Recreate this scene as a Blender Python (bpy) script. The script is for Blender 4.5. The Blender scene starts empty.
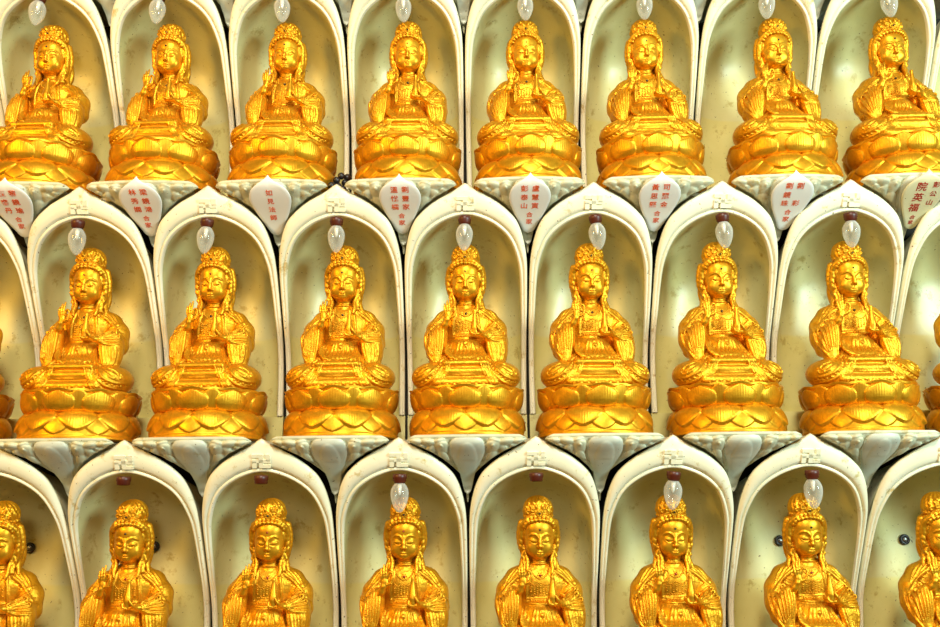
import bpy, math, random
import numpy as np
from mathutils import Matrix, Vector

random.seed(7)
rng = np.random.default_rng(7)
SC = bpy.context.scene
COL = SC.collection
EYE = 1.40                      # eye height of the photographer, metres
MM = 0.001

# ------------------------------------------------------------------ helpers
def link(o, parent=None):
    COL.objects.link(o)
    if parent is not None:
        o.parent = parent
    return o

def tag(o, label=None, cat=None, group=None, kind=None):
    if label: o['label'] = label
    if cat: o['category'] = cat
    if group: o['group'] = group
    if kind: o['kind'] = kind
    return o

def empty(name, loc, rz=0.0):
    o = bpy.data.objects.new(name, None)
    o.empty_display_size = 0.02
    o.location = loc
    o.rotation_euler = (0, 0, rz)
    return link(o)

def mesh_data(name, V, Fq, mat=None, smooth=True, scale=MM):
    """V (n,3) in millimetres, Fq list/array of faces"""
    me = bpy.data.meshes.new(name)
    V = np.asarray(V, dtype=np.float64) * scale
    if isinstance(Fq, np.ndarray):
        n, k = Fq.shape
        me.vertices.add(len(V)); me.vertices.foreach_set('co', V.astype(np.float32).ravel())
        me.loops.add(n * k); me.loops.foreach_set('vertex_index', Fq.astype(np.int32).ravel())
        me.polygons.add(n)
        me.polygons.foreach_set('loop_start', np.arange(0, n * k, k, dtype=np.int32))
        me.polygons.foreach_set('loop_total', np.full(n, k, dtype=np.int32))
        me.update(calc_edges=True)
        me.validate()
    else:
        me.from_pydata([tuple(v) for v in V], [], [tuple(int(i) for i in f) for f in Fq])
    me.polygons.foreach_set('use_smooth', np.full(len(me.polygons), smooth, dtype=bool))
    me.update()
    if mat: me.materials.append(mat)
    return me

def mobj(name, me, parent=None, loc=(0, 0, 0)):
    o = bpy.data.objects.new(name, me)
    o.location = loc
    return link(o, parent)

class MB:
    """collects grids / boxes / lathes / balls of one part into one mesh"""
    def __init__(s): s.V = []; s.F = []; s.n = 0
    def add(s, V, F):
        V = np.asarray(V, float).reshape(-1, 3)
        s.V.append(V); s.F += [tuple(int(i) + s.n for i in f) for f in F]; s.n += len(V)
    def grid(s, P, close_u=False, flip=False):
        nu, nv = P.shape[:2]
        F = []
        for i in range(nu if close_u else nu - 1):
            i2 = (i + 1) % nu
            for j in range(nv - 1):
                q = (i * nv + j, i2 * nv + j, i2 * nv + j + 1, i * nv + j + 1)
                F.append(q[::-1] if flip else q)
        s.add(P.reshape(-1, 3), F)
    def lathe(s, prof, c=(0, 0, 0), n=24, cap=True):
        prof = np.array(prof, float); m = len(prof)
        a = np.linspace(0, 2 * np.pi, n, endpoint=False)
        P = np.stack([c[0] + np.outer(np.cos(a), prof[:, 0]), c[1] + np.outer(np.sin(a), prof[:, 0]),
                      c[2] + np.outer(np.ones(n), prof[:, 1])], -1)
        base = s.n
        s.grid(P, close_u=True)
        if cap:
            s.F.append(tuple(base + i * m for i in range(n))[::-1])
            s.F.append(tuple(base + i * m + m - 1 for i in range(n)))
    def ball(s, c, r, n=10, m=7, sq=(1, 1, 1)):
        th = np.linspace(0, np.pi, m)
        s_ = [(max(r * math.sin(t), 1e-3), -r * math.cos(t)) for t in th]
        k = len(s.V)
        s.lathe(s_, (0, 0, 0), n, cap=False)
        s.V[k] = s.V[k] * np.array(sq) + np.array(c)
    def box(s, lo, hi):
        x0, y0, z0 = lo; x1, y1, z1 = hi
        s.add([(x0,y0,z0),(x1,y0,z0),(x1,y1,z0),(x0,y1,z0),(x0,y0,z1),(x1,y0,z1),(x1,y1,z1),(x0,y1,z1)],
              [(0,3,2,1),(4,5,6,7),(0,1,5,4),(1,2,6,5),(2,3,7,6),(3,0,4,7)])
    def mesh(s, name, mat, smooth=True):
        return mesh_data(name, np.vstack(s.V), s.F, mat, smooth)

def crom(pts, n):
    """Catmull-Rom through pts (k,d) -> n samples"""
    p = np.asarray(pts, float)
    k = len(p)
    if k == 2:
        t = np.linspace(0, 1, n)[:, None]
        return p[0] * (1 - t) + p[1] * t
    q = np.vstack([2 * p[0] - p[1], p, 2 * p[-1] - p[-2]])
    u = np.linspace(0, k - 1 - 1e-9, n); i = u.astype(int); t = (u - i)[:, None]
    a, b, c, d = q[i], q[i + 1], q[i + 2], q[i + 3]
    return 0.5 * (2*b + (c-a)*t + (2*a-5*b+4*c-d)*t*t + (3*b-a-3*c+d)*t**3)

# ------------------------------------------------------------------ sculpting field
class Field:
    def __init__(s, lo, hi, h):
        s.h = h; s.lo = np.array(lo, float)
        s.ax = [np.arange(lo[i], hi[i] + h, h).astype(np.float32) for i in range(3)]
        s.D = np.full([len(a) for a in s.ax], 30.0, np.float32)
    def _put(s, fn, lo, hi, k, op):
        pad = k + 3 * s.h
        sl = []
        for i in range(3):
            a = max(0, int((lo[i] - pad - s.lo[i]) / s.h)); b = min(len(s.ax[i]), int((hi[i] + pad - s.lo[i]) / s.h) + 2)
            if b <= a: return
            sl.append(slice(a, b))
        X = s.ax[0][sl[0]][:, None, None]; Y = s.ax[1][sl[1]][None, :, None]; Z = s.ax[2][sl[2]][None, None, :]
        d = fn(X, Y, Z)
        A = s.D[tuple(sl)]
        if op == 'u':
            if k > 0:
                g = np.maximum(k - np.abs(A - d), 0) / k
                s.D[tuple(sl)] = np.minimum(A, d) - g * g * k * 0.25
            else: s.D[tuple(sl)] = np.minimum(A, d)
        else:
            d = -d
            if k > 0:
                g = np.maximum(k - np.abs(A - d), 0) / k
                s.D[tuple(sl)] = np.maximum(A, d) + g * g * k * 0.25
            else: s.D[tuple(sl)] = np.maximum(A, d)
    def ell(s, c, r, k=4, op='u', rx=0, rz=0, ry=0):
        c = np.array(c, float); r = np.array(r, float)
        R = np.eye(3)
        for ang, axx in ((rx, 'X'), (ry, 'Y'), (rz, 'Z')):
            if ang: R = np.array(Matrix.Rotation(math.radians(ang), 3, axx)) @ R
        Ri = R.T
        m = r.max() if (rx or ry or rz) else r
        def fn(X, Y, Z):
            x, y, z = X - c[0], Y - c[1], Z - c[2]
            if rx or ry or rz:
                x, y, z = (Ri[0,0]*x+Ri[0,1]*y+Ri[0,2]*z, Ri[1,0]*x+Ri[1,1]*y+Ri[1,2]*z, Ri[2,0]*x+Ri[2,1]*y+Ri[2,2]*z)
            k0 = np.sqrt((x/r[0])**2 + (y/r[1])**2 + (z/r[2])**2)
            k1 = np.sqrt((x/r[0]**2)**2 + (y/r[1]**2)**2 + (z/r[2]**2)**2) + 1e-6
            return (k0 * (k0 - 1) / k1).astype(np.float32)
        s._put(fn, c - m, c + m, k, op)
    def ball(s, c, r, k=1, op='u'):
        s.ell(c, (r, r, r), k, op)
    def cap(s, a, b, ra, rb, k=2, op='u'):
        a = np.array(a, float); b = np.array(b, float); ab = b - a; L = float(ab @ ab) + 1e-9
        m = max(ra, rb)
        def fn(X, Y, Z):
            t = np.clip(((X-a[0])*ab[0] + (Y-a[1])*ab[1] + (Z-a[2])*ab[2]) / L, 0, 1)
            return (np.sqrt((X-a[0]-t*ab[0])**2 + (Y-a[1]-t*ab[1])**2 + (Z-a[2]-t*ab[2])**2) - (ra + (rb-ra)*t)).astype(np.float32)
        s._put(fn, np.minimum(a, b) - m, np.maximum(a, b) + m, k, op)
    def chain(s, pts, k=2, op='u', n=0):
        p = np.array(pts, float)
        if n: p = crom(p, n)
        for i in range(len(p) - 1):
            s.cap(p[i, :3], p[i+1, :3], p[i, 3], p[i+1, 3], k, op)
    def torus(s, c, R, r, k=1, op='u', axis='y'):
        c = np.array(c, float)
        def fn(X, Y, Z):
            x, y, z = X - c[0], Y - c[1], Z - c[2]
            if axis == 'y': q = np.sqrt(x*x + z*z) - R; o = y
            else: q = np.sqrt(x*x + y*y) - R; o = z
            return (np.sqrt(q*q + o*o) - r).astype(np.float32)
        e = R + r
        s._put(fn, c - e, c + e, k, op)
    def fmap(s):
        ins = s.D < 0
        j = ins.argmax(axis=1); hit = ins.any(axis=1)
        y = s.ax[1][j]
        jj = np.maximum(j - 1, 0)
        d1 = np.take_along_axis(s.D, j[:, None, :], 1)[:, 0]; d0 = np.take_along_axis(s.D, jj[:, None, :], 1)[:, 0]
        t = np.clip(d1 / (d1 - d0 - 1e-9), 0, 1)
        s.fm = np.where(hit, y - np.where(j > 0, s.h * np.abs(t), 0), np.nan)
        return s.fm
    def yat(s, x, z):
        i = np.clip(np.round((np.asarray(x) - s.lo[0]) / s.h).astype(int), 0, len(s.ax[0]) - 1)
        k = np.clip(np.round((np.asarray(z) - s.lo[2]) / s.h).astype(int), 0, len(s.ax[2]) - 1)
        return s.fm[i, k]
    def draw(s, pts, r0=1.5, r1=None, emb=0.4, k=1.5, op='u', step=2.5):
        """a ridge ('u') or groove ('s') that follows the front surface along (x,z) points; emb is in radii"""
        p = np.array(pts, float)
        L = np.sum(np.hypot(*(p[1:] - p[:-1]).T)); n = max(4, int(L / step) + 1)
        q = crom(p, n); y = s.yat(q[:, 0], q[:, 1])
        ok = ~np.isnan(y)
        if ok.sum() < 3: return
        q, y = q[ok], y[ok]
        for _ in range(2): y[1:-1] = (y[:-2] + 2*y[1:-1] + y[2:]) / 4
        r1 = r0 if r1 is None else r1
        t = np.linspace(0, 1, len(q)); r = r0 + (r1 - r0) * t
        r = r * np.minimum(1, 0.45 + 3 * np.minimum(t, 1 - t))
        for i in range(len(q) - 1):
            if abs(y[i+1] - y[i]) > 9: continue
            s.cap((q[i,0], y[i] + emb*r[i], q[i,1]), (q[i+1,0], y[i+1] + emb*r[i+1], q[i+1,1]), r[i], r[i+1], k, op)
    def family(s, A, B, n, **kw):
        A = np.array(A, float); B = np.array(B, float)
        for t in np.linspace(0, 1, n): s.draw(A*(1-t) + B*t, **kw)
    def net(s):
        D = s.D; I = D < 0
        nx, ny, nz = D.shape
        cnt = np.zeros((nx-1, ny-1, nz-1), np.int8)
        for a in (0, 1):
            for b in (0, 1):
                for c in (0, 1): cnt += I[a:nx-1+a, b:ny-1+b, c:nz-1+c]
        act = (cnt > 0) & (cnt < 8)
        ix, iy, iz = np.nonzero(act)
        P = np.zeros((len(ix), 3)); W = np.zeros(len(ix))
        E = []
        for ax in range(3):
            o1, o2 = [d for d in range(3) if d != ax]
            for p in (0, 1):
                for q in (0, 1):
                    u = [0,0,0]; u[o1] = p; u[o2] = q; v = u[:]; v[ax] = 1; E.append((u, v))
        for u, v in E:
            da = D[ix+u[0], iy+u[1], iz+u[2]].astype(float); db = D[ix+v[0], iy+v[1], iz+v[2]].astype(float)
            m = (da < 0) != (db < 0)
            t = np.where(m, da / np.where(m, da - db, 1), 0)
            for d in range(3): P[:, d] += np.where(m, u[d] + t * (v[d] - u[d]), 0)
            W += m
        P /= W[:, None]
        V = np.stack([ix, iy, iz], 1) + P
        V = V * s.h + s.lo
        idx = np.full(act.shape, -1, np.int32); idx[ix, iy, iz] = np.arange(len(ix))
        Q = []
        for ax in range(3):
            o1, o2 = [(1, 2), (2, 0), (0, 1)][ax]
            sl0 = [slice(None)]*3; sl1 = [slice(None)]*3
            sl0[ax] = slice(0, -1); sl1[ax] = slice(1, None)
            a, b = I[tuple(sl0)], I[tuple(sl1)]
            for sign, M in ((0, a & ~b), (1, ~a & b)):
                e = np.array(np.nonzero(M)).T
                e = e[(e[:, o1] > 0) & (e[:, o2] > 0) & (e[:, o1] < D.shape[o1]-1) & (e[:, o2] < D.shape[o2]-1)]
                def at(d1, d2):
                    g = e.copy(); g[:, o1] -= d1; g[:, o2] -= d2
                    return idx[g[:,0], g[:,1], g[:,2]]
                q = np.stack([at(1,1), at(0,1), at(0,0), at(1,0)], 1)
                Q.append(q if sign == 0 else q[:, ::-1])
        Q = np.vstack(Q); Q = Q[(Q >= 0).all(1)]
        return V, Q
    def mesh(s, name, mat):
        V, Q = s.net()
        return mesh_data(name, V, Q, mat)

# ------------------------------------------------------------------ materials
def new_mat(name):
    m = bpy.data.materials.new(name); m.use_nodes = True
    return m, m.node_tree.nodes, m.node_tree.links, m.node_tree.nodes['Principled BSDF']

def noise_mix(nt, ln, coord, scale, c0, c1, lo=0.35, hi=0.65, detail=6, rough=0.6, stretch=None):
    if stretch:
        mp = nt.new('ShaderNodeMapping'); mp.inputs['Scale'].default_value = stretch
        ln.new(coord, mp.inputs[0]); coord = mp.outputs[0]
    n = nt.new('ShaderNodeTexNoise'); n.inputs['Scale'].default_value = scale
    n.inputs['Detail'].default_value = detail; n.inputs['Roughness'].default_value = rough
    ln.new(coord, n.inputs['Vector'])
    r = nt.new('ShaderNodeValToRGB'); r.color_ramp.elements[0].position = lo; r.color_ramp.elements[1].position = hi
    r.color_ramp.elements[0].color = (*c0, 1); r.color_ramp.elements[1].color = (*c1, 1)
    ln.new(n.outputs['Fac'], r.inputs['Fac'])
    return r.outputs['Color'], n.outputs['Fac']

def mat_gold(name='gold_paint', bump=0.25, dist=0.0006, bscale=420):
    m, nt, ln, b = new_mat(name)
    tc = nt.new('ShaderNodeTexCoord')
    col, fac = noise_mix(nt, ln, tc.outputs['Object'], 130, GOLD0, GOLD1, 0.32, 0.68)
    ln.new(col, b.inputs['Base Color'])
    b.inputs['Metallic'].default_value = GOLD_MET
    b.inputs['Roughness'].default_value = GOLD_ROUGH
    n2 = nt.new('ShaderNodeTexNoise'); n2.inputs['Scale'].default_value = bscale; n2.inputs['Detail'].default_value = 3
    ln.new(tc.outputs['Object'], n2.inputs['Vector'])
    bp = nt.new('ShaderNodeBump'); bp.inputs['Strength'].default_value = bump; bp.inputs['Distance'].default_value = dist
    ln.new(n2.outputs['Fac'], bp.inputs['Height']); ln.new(bp.outputs[0], b.inputs['Normal'])
    return m

def mat_glaze(name, c0, c1, stain, stain_hi=0.38, rough=0.38, scale=14, speck=True, streak=None):
    m, nt, ln, b = new_mat(name)
    tc = nt.new('ShaderNodeTexCoord'); oi = nt.new('ShaderNodeObjectInfo')
    ad = nt.new('ShaderNodeVectorMath'); ad.operation = 'MULTIPLY_ADD'
    cb = nt.new('ShaderNodeCombineXYZ')
    ln.new(oi.outputs['Random'], cb.inputs[0]); ln.new(oi.outputs['Random'], cb.inputs[2])
    ln.new(cb.outputs[0], ad.inputs[0]); ad.inputs[1].default_value = (7, 7, 7)
    ln.new(tc.outputs['Object'], ad.inputs[2])
    v = ad.outputs[0]
    base, _ = noise_mix(nt, ln, v, scale, c0, c1, 0.3, 0.7, stretch=streak)
    st, f2 = noise_mix(nt, ln, v, 38, (1, 1, 1), (0, 0, 0), stain_hi - 0.10, stain_hi, detail=9, rough=0.72)
    mx = nt.new('ShaderNodeMix'); mx.data_type = 'RGBA'
    ln.new(st, mx.inputs['Factor']); ln.new(base, mx.inputs['A']); mx.inputs['B'].default_value = (*stain, 1)
    out = mx.outputs['Result']
    if speck:
        s2, _ = noise_mix(nt, ln, v, 210, (1, 1, 1), (0, 0, 0), 0.26, 0.30, detail=2)
        mx2 = nt.new('ShaderNodeMix'); mx2.data_type = 'RGBA'
        ln.new(s2, mx2.inputs['Factor']); ln.new(out, mx2.inputs['A']); mx2.inputs['B'].default_value = (0.16, 0.11, 0.05, 1)
        out = mx2.outputs['Result']
    ln.new(out, b.inputs['Base Color'])
    b.inputs['Roughness'].default_value = rough
    bp = nt.new('ShaderNodeBump'); bp.inputs['Strength'].default_value = 0.3; bp.inputs['Distance'].default_value = 0.001
    ln.new(f2, bp.inputs['Height']); ln.new(bp.outputs[0], b.inputs['Normal'])
    return m

def mat_plain(name, c, rough=0.5, metal=0.0):
    m, nt, ln, b = new_mat(name)
    tc = nt.new('ShaderNodeTexCoord')
    col, _ = noise_mix(nt, ln, tc.outputs['Object'], 90, tuple(x*0.85 for x in c), tuple(min(1, x*1.1) for x in c))
    ln.new(col, b.inputs['Base Color'])
    b.inputs['Roughness'].default_value = rough; b.inputs['Metallic'].default_value = metal
    return m

def mat_glass(name):
    m, nt, ln, b = new_mat(name)
    b.inputs['Base Color'].default_value = (0.80, 0.80, 0.72, 1); b.inputs['Roughness'].default_value = 0.07
    b.inputs['Specular IOR Level'].default_value = 1.0
    tr = nt.new('ShaderNodeBsdfTransparent'); tr.inputs[0].default_value = (0.97, 0.97, 0.94, 1)
    lw = nt.new('ShaderNodeLayerWeight'); lw.inputs['Blend'].default_value = 0.42
    mr = nt.new('ShaderNodeMapRange'); mr.inputs['To Min'].default_value = 0.16; mr.inputs['To Max'].default_value = 0.85
    ln.new(lw.outputs['Facing'], mr.inputs['Value'])
    mx = nt.new('ShaderNodeMixShader'); ln.new(mr.outputs[0], mx.inputs[0]); ln.new(tr.outputs[0], mx.inputs[1]); ln.new(b.outputs[0], mx.inputs[2])
    ln.new(mx.outputs[0], nt['Material Output'].inputs[0])
    return m

GOLD0, GOLD1 = (0.64, 0.285, 0.006), (0.84, 0.41, 0.015)
GOLD_MET, GOLD_ROUGH = 0.72, 0.40
GOLD = mat_gold()
GOLDR = mat_gold('gold_brocade', 0.55, 0.0012, 330)
RIM = mat_glaze('cream_glaze', (0.86, 0.81, 0.56), (0.95, 0.91, 0.70), (0.62, 0.48, 0.18), 0.42)
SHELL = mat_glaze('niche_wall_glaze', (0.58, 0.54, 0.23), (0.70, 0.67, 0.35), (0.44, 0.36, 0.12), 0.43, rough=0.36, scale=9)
CORB = mat_glaze('corbel_glaze', (0.56, 0.55, 0.37), (0.72, 0.69, 0.48), (0.52, 0.40, 0.15), 0.45, rough=0.5, scale=26)
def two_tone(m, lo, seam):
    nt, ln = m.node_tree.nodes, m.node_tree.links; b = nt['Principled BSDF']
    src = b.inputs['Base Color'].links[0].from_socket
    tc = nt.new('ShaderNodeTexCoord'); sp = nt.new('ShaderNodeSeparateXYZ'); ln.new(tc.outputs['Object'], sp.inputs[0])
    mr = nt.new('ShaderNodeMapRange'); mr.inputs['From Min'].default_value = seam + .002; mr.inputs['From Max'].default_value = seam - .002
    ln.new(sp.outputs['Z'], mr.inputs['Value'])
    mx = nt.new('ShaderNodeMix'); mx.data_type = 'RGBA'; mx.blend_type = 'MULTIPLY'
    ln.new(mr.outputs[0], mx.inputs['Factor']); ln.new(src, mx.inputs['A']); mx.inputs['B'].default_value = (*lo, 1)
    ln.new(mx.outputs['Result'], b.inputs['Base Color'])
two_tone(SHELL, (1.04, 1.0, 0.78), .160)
TABL = mat_glaze('tablet_glaze', (0.54, 0.56, 0.46), (0.68, 0.69, 0.56), (0.46, 0.40, 0.20), 0.38, rough=0.35, scale=22)
PLQ = mat_glaze('white_plaque', (0.88, 0.87, 0.80), (0.93, 0.92, 0.87), (0.78, 0.74, 0.60), 0.28, rough=0.4, speck=False)
OLDPLQ = mat_glaze('yellowed_plaque', (0.74, 0.66, 0.34), (0.82, 0.77, 0.50), (0.55, 0.45, 0.2), 0.34, rough=0.4)
RED = mat_plain('red_lettering', (0.80, 0.12, 0.03), 0.6)
DEEPRED = mat_plain('brushed_dark_red', (0.46, 0.025, 0.008), 0.6)
MAROON = mat_plain('maroon_socket', (0.085, 0.013, 0.004), 0.4)
BLACK = mat_plain('black_rubber', (0.012, 0.012, 0.014), 0.35)
STEEL = mat_plain('dull_steel', (0.30, 0.30, 0.28), 0.35, 0.9)
DARKWALL = mat_plain('dark_backing', (0.03, 0.024, 0.015), 0.9)
LEDGE = mat_plain('ledge_plaster', (0.45, 0.42, 0.28), 0.8)
REDGEM = mat_plain('red_gem', (0.35, 0.012, 0.008), 0.3)
BLACKGEM = mat_plain('black_gem', (0.03, 0.015, 0.008), 0.3)
GLASS = mat_glass('bulb_glass')
PEARL = mat_plain('pearl_lining', (0.78, 0.77, 0.70), 0.25)

# ------------------------------------------------------------------ the statue (millimetres, origin at centre of base, -y to the viewer)
def lotus_upper():
    NP = 9; pit = 2*np.pi/NP
    nth, nt = 540, 56
    th = np.linspace(0, 2*np.pi, nth, endpoint=False)[:, None]; t = np.linspace(0, 1, nt)[None, :]
    def loc(off):
        q = (th + np.pi/2 - off) / pit
        return (q - np.round(q)) * 2            # -1..1 over one petal
    a = loc(0) + 0*t; b = loc(pit/2) + 0*t
    R = 62.0 + 11.5 * np.sin(np.clip(t, 0, 1)**0.6 * np.pi/2) + 2.0*t**3
    def petal(q, wm, c, hgt, p):
        w = wm*np.clip(1 - np.abs((t-c)/hgt)**p, 0, 1)**(1/p)
        ins = np.clip((w - np.abs(q))/0.035, 0, 1)
        dome = np.sqrt(np.clip(1 - (np.abs(q)/np.maximum(w, 1e-3))**2.4*0.97, 0, 1))
        return ins, dome
    i1, d1 = petal(a, 0.86, 0.38, 0.48, 2.1)
    i2, d2 = petal(b, 0.58, 0.44, 0.47, 2.2)
    main = i1*(2.4 + 3.6*d1*np.clip(1.3 - t, 0, 1)) + 0.13*np.cos(a*50)*i1*d1
    sec = i2*(0.7 + 1.9*d2) + 0.1*np.cos(b*50)*i2*d2
    rim = 3.2*np.clip((t-0.84)/0.05, 0, 1)*(0.7 + 0.5*np.cos(a*np.pi)*np.clip((t-.84)/.16, 0, 1))
    r = R - 1.2 + np.maximum(np.maximum(main, sec), rim)
    ztop = 64.5 + 1.6*np.abs(np.cos(a[:, -1:]*np.pi))
    z = 35 + t*(ztop - 35)
    P = np.stack([r*np.cos(th), r*np.sin(th), z + 0*th], -1)
    mb = MB()
    def ring(lst): return np.stack([np.stack([rr*np.cos(th[:, 0]), rr*np.sin(th[:, 0]), np.full(nth, zz)], -1) for rr, zz in lst], 1)
    mb.grid(np.concatenate([ring(((1, 32), (40, 32), (58, 33.2), (61.5, 34.2))), P, ring(((71, 63.2), (62, 62), (30, 62), (1, 62)))], 1), close_u=True)
    mb.V = [v * (1.025, 1.0, 1) for v in mb.V]
    return mb.mesh('upper_lotus', GOLD)

def lotus_lower():
    NP = 9; pit = 2*np.pi/NP
    nth, nt = 540, 52
    th = np.linspace(0, 2*np.pi, nth, endpoint=False)[:, None]; t = np.linspace(0, 1, nt)[None, :]
    def loc(off):
        q = (th + np.pi/2 - off) / pit
        return (q - np.round(q)) * 2
    a = loc(pit/2) + 0*t; b = loc(0) + 0*t
    # t=0 bottom, t=1 top (inner neck)
    ang = np.clip((t-0.10)/0.90, 0, 1)*np.pi/2
    R = np.where(t < 0.10, 75.6, 58 + 17.2*np.cos(ang)**0.68)
    z = np.where(t < 0.10, t/0.10*4.5, 4.5 + 29.0*np.sin(ang)**0.95)
    def petal(q, bot, top, wm):
        u = np.clip((t - bot)/(top - bot), 0, 1.2)
        w = wm*np.where(u < 0.42, (np.clip(u, 0, 1)/0.42)**0.55, np.sqrt(np.clip(1 - ((u-0.42)/0.70)**2.4, 0, 1)))
        ins = np.clip((w - np.abs(q))/0.04, 0, 1)*(t > bot)
        dome = np.sqrt(np.clip(1 - (np.abs(q)/np.maximum(w, 1e-3))**2.4*0.97, 0, 1))
        return ins, dome
    i1, d1 = petal(a, 0.20, 1.0, 1.0); i2, d2 = petal(b, 0.11, 0.98, 0.94)
    h = np.maximum(i1*(2.0 + 3.4*d1) + 0.12*np.cos(a*50)*i1*d1, i2*(0.9 + 1.2*d2))
    h = np.where(t < 0.09, 0.9, h)
    nr = np.cos(ang)*0.85; nz = np.sin(ang)
    P = np.stack([(R + h*nr)*np.cos(th), (R + h*nr)*np.sin(th), z + h*nz*(t > 0.12) + 0*th], -1)
    mb = MB()
    def ring(lst): return np.stack([np.stack([rr*np.cos(th[:, 0]), rr*np.sin(th[:, 0]), np.full(nth, zz)], -1) for rr, zz in lst], 1)
    mb.grid(np.concatenate([ring(((1, 0), (60, 0), (75.0, 0))), P, ring(((50, 32.2), (1, 32.2)))], 1), close_u=True)
    mb.V = [v * (1.03, 1.0, 1) for v in mb.V]
    return mb.mesh('lower_lotus', GOLD)

def sculpt_robe():
    f = Field((-82, -64, 62), (82, 46, 196), 0.85)
    # crossed legs
    f.ell((0, -4, 82), (58, 46, 22), 0)
    for s in (-1, 1):
        f.ell((s*49, -19, 83), (26, 33, 19.5), 8)
    f.cap((-44, -33, 81), (44, -33, 80), 17, 17, 10)
    f.cap((-27, -48, 98), (29, -48, 98), 4.2, 4.2, 3)
    f.cap((-25, -47.5, 87), (27, -47.5, 87), 5.5, 5.5, 2)
    f.cap((-38, -49, 72), (38, -49, 72), 6, 6, 3)
    # torso and shoulders
    f.ell((0, 5, 160), (37, 22, 34), 6)
    f.ell((0, 3, 120), (36, 25, 32), 8)
    f.ell((0, 6, 168), (42, 19, 18), 8)
    f.cap((-14, 6, 178), (14, 6, 178), 11, 11, 8)
    for s in (-1, 1):
        f.chain([(s*31, 7, 169, 14), (s*41, 3, 153, 15), (s*45, -1, 134, 14)], 6)
    # hanging sleeves
    f.chain([(-35, -19, 151, 9), (-39, -19, 134, 12), (-41, -20, 116, 10.5), (-39, -22, 101, 7)], 5, n=9)
    f.chain([(-46, -4, 140, 13), (-46, -8, 118, 10)], 6)
    f.chain([(31, -27, 139, 7.5), (42, -13, 138, 11)], 4)
    f.chain([(42, -15, 142, 11), (45, -16, 124, 11.5), (46, -18, 106, 8)], 5, n=8)
    f.chain([(34, -24, 132, 6), (36, -24, 118, 6), (40, -26, 102, 5)], 4, n=6)
    # skirt front pooling in the lap
    f.ell((0, -20, 106), (33, 22, 10), 6)
    f.ell((0, -20, 98), (42, 28, 8), 4)
    f.ell((0, -12, 122), (22, 18, 18), 8)
    f.fmap()
    # belt with ornaments
    f.draw([(-20, 139), (0, 137.5), (19, 139)], 2.2, emb=0.1, k=1)
    f.draw([(-20, 144.5), (0, 143), (19, 144.5)], 1.3, emb=0.1, k=.6)
    # shawl borders falling from the neck
    f.draw([(-11, 187), (-15, 176), (-18, 160), (-18, 142)], 2.0, emb=0.2, k=1)
    f.draw([(11, 187), (15, 176), (17.5, 160), (18, 142)], 2.0, emb=0.2, k=1)
    # shoulder cape hems
    for s in (-1, 1):
        f.draw([(s*17, 181), (s*29, 172), (s*40, 162), (s*50, 150), (s*57, 142)], 2.0, emb=0.1, k=1.2)
        f.draw([(s*17, 177), (s*28, 168.5), (s*38, 158.5), (s*47, 147), (s*54, 138)], 1.2, emb=-0.3, k=.8, op='s')
        for (x, z) in ((23, 173), (29, 168.5), (35, 163.5), (41, 157.5), (46.5, 150.5), (51.5, 143.5)):
            y = f.yat(s*x, z)
            if y == y: f.torus((s*x, y+0.6, z), 2.4, 1.1, .6)
        f.family([(s*18, 185), (s*28, 177), (s*39, 166)], [(s*30, 183), (s*39, 174), (s*48, 160)], 3, r0=1.2, emb=0.2, k=1)
    # folds of the sleeves
    f.family([(-31, 158), (-31, 140), (-33, 120), (-36, 101)], [(-57, 150), (-57, 136), (-53, 118), (-45, 103)], 8, r0=1.7, r1=1.1, emb=0.25, k=1.6)
    f.family([(-33.4, 155), (-33.4, 138), (-35, 120), (-37, 102)], [(-55.4, 147), (-55.4, 134), (-51.5, 118), (-44, 104)], 7, r0=.9, emb=-0.4, k=.9, op='s')
    f.family([(25, 146), (36, 158), (50, 166)], [(30, 134), (42, 132), (56, 131)], 8, r0=1.6, r1=1.2, emb=0.25, k=1.5)
    f.family([(27, 144), (37, 153), (51, 161)], [(32, 136), (43, 134.5), (56, 134)], 7, r0=.9, emb=-0.4, k=.9, op='s')
    f.family([(30, 130), (33, 116), (38, 101)], [(52, 128), (52, 115), (49, 102)], 6, r0=1.6, r1=1.1, emb=0.25, k=1.3)
    # skirt folds
    for x1, x0 in ((-15, -8), (-9, -5), (-3, -1.5), (3, 1.5), (9, 5), (15, 8)):
        f.draw([(x0, 134), ((x0+x1)/2, 122), (x1, 105)], 1.4, emb=0.2, k=1.2)
    for d in (0, 4, 8, 12):
        f.draw([(-24+d*.2, 132-d), (-26+d*.5, 118-d*.4), (-18+d*.3, 108-d*.1), (-6, 103.5)], 1.3, emb=0.2, k=1.2)
        f.draw([(24-d*.2, 130-d), (25-d*.4, 116-d*.4), (19-d*.3, 107-d*.1), (8, 103)], 1.2, emb=0.2, k=1.2)
    # folds flaring from the belt over the lap, and a scooped pocket of cloth beside the right sleeve
    for a in (-1, -.78, -.58, -.4, -.24, -.08, .08, .24, .4, .58, .78, 1):
        f.chain([(a*19, -18 + 3*abs(a), 134, 1.5), (a*23, -25 + 3*abs(a), 121, 2.2), (a*29, -36 + 5*abs(a), 108, 2.5), (a*36, -45 + 9*a*a, 101.5, 2.0)], 1.0, n=9)
    for n_ in range(3):
        d = n_*4.6
        f.chain([(-26 + d*.5, -27 - d*.3, 128 - d*.9, 1.4), (-27 + d*.6, -34 - d*.3, 116 - d*.4, 2.0), (-20 + d*.4, -41 - d*.1, 106.5, 1.8)], .9, n=8)
    f.ball((0, float(f.yat(0, 131)), 130), 2.2, 1.0); f.ball((0, float(f.yat(0, 125)), 125), 2.8, 1.0)
    # knees: embroidered hems and swooping folds
    f.fmap()
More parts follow.
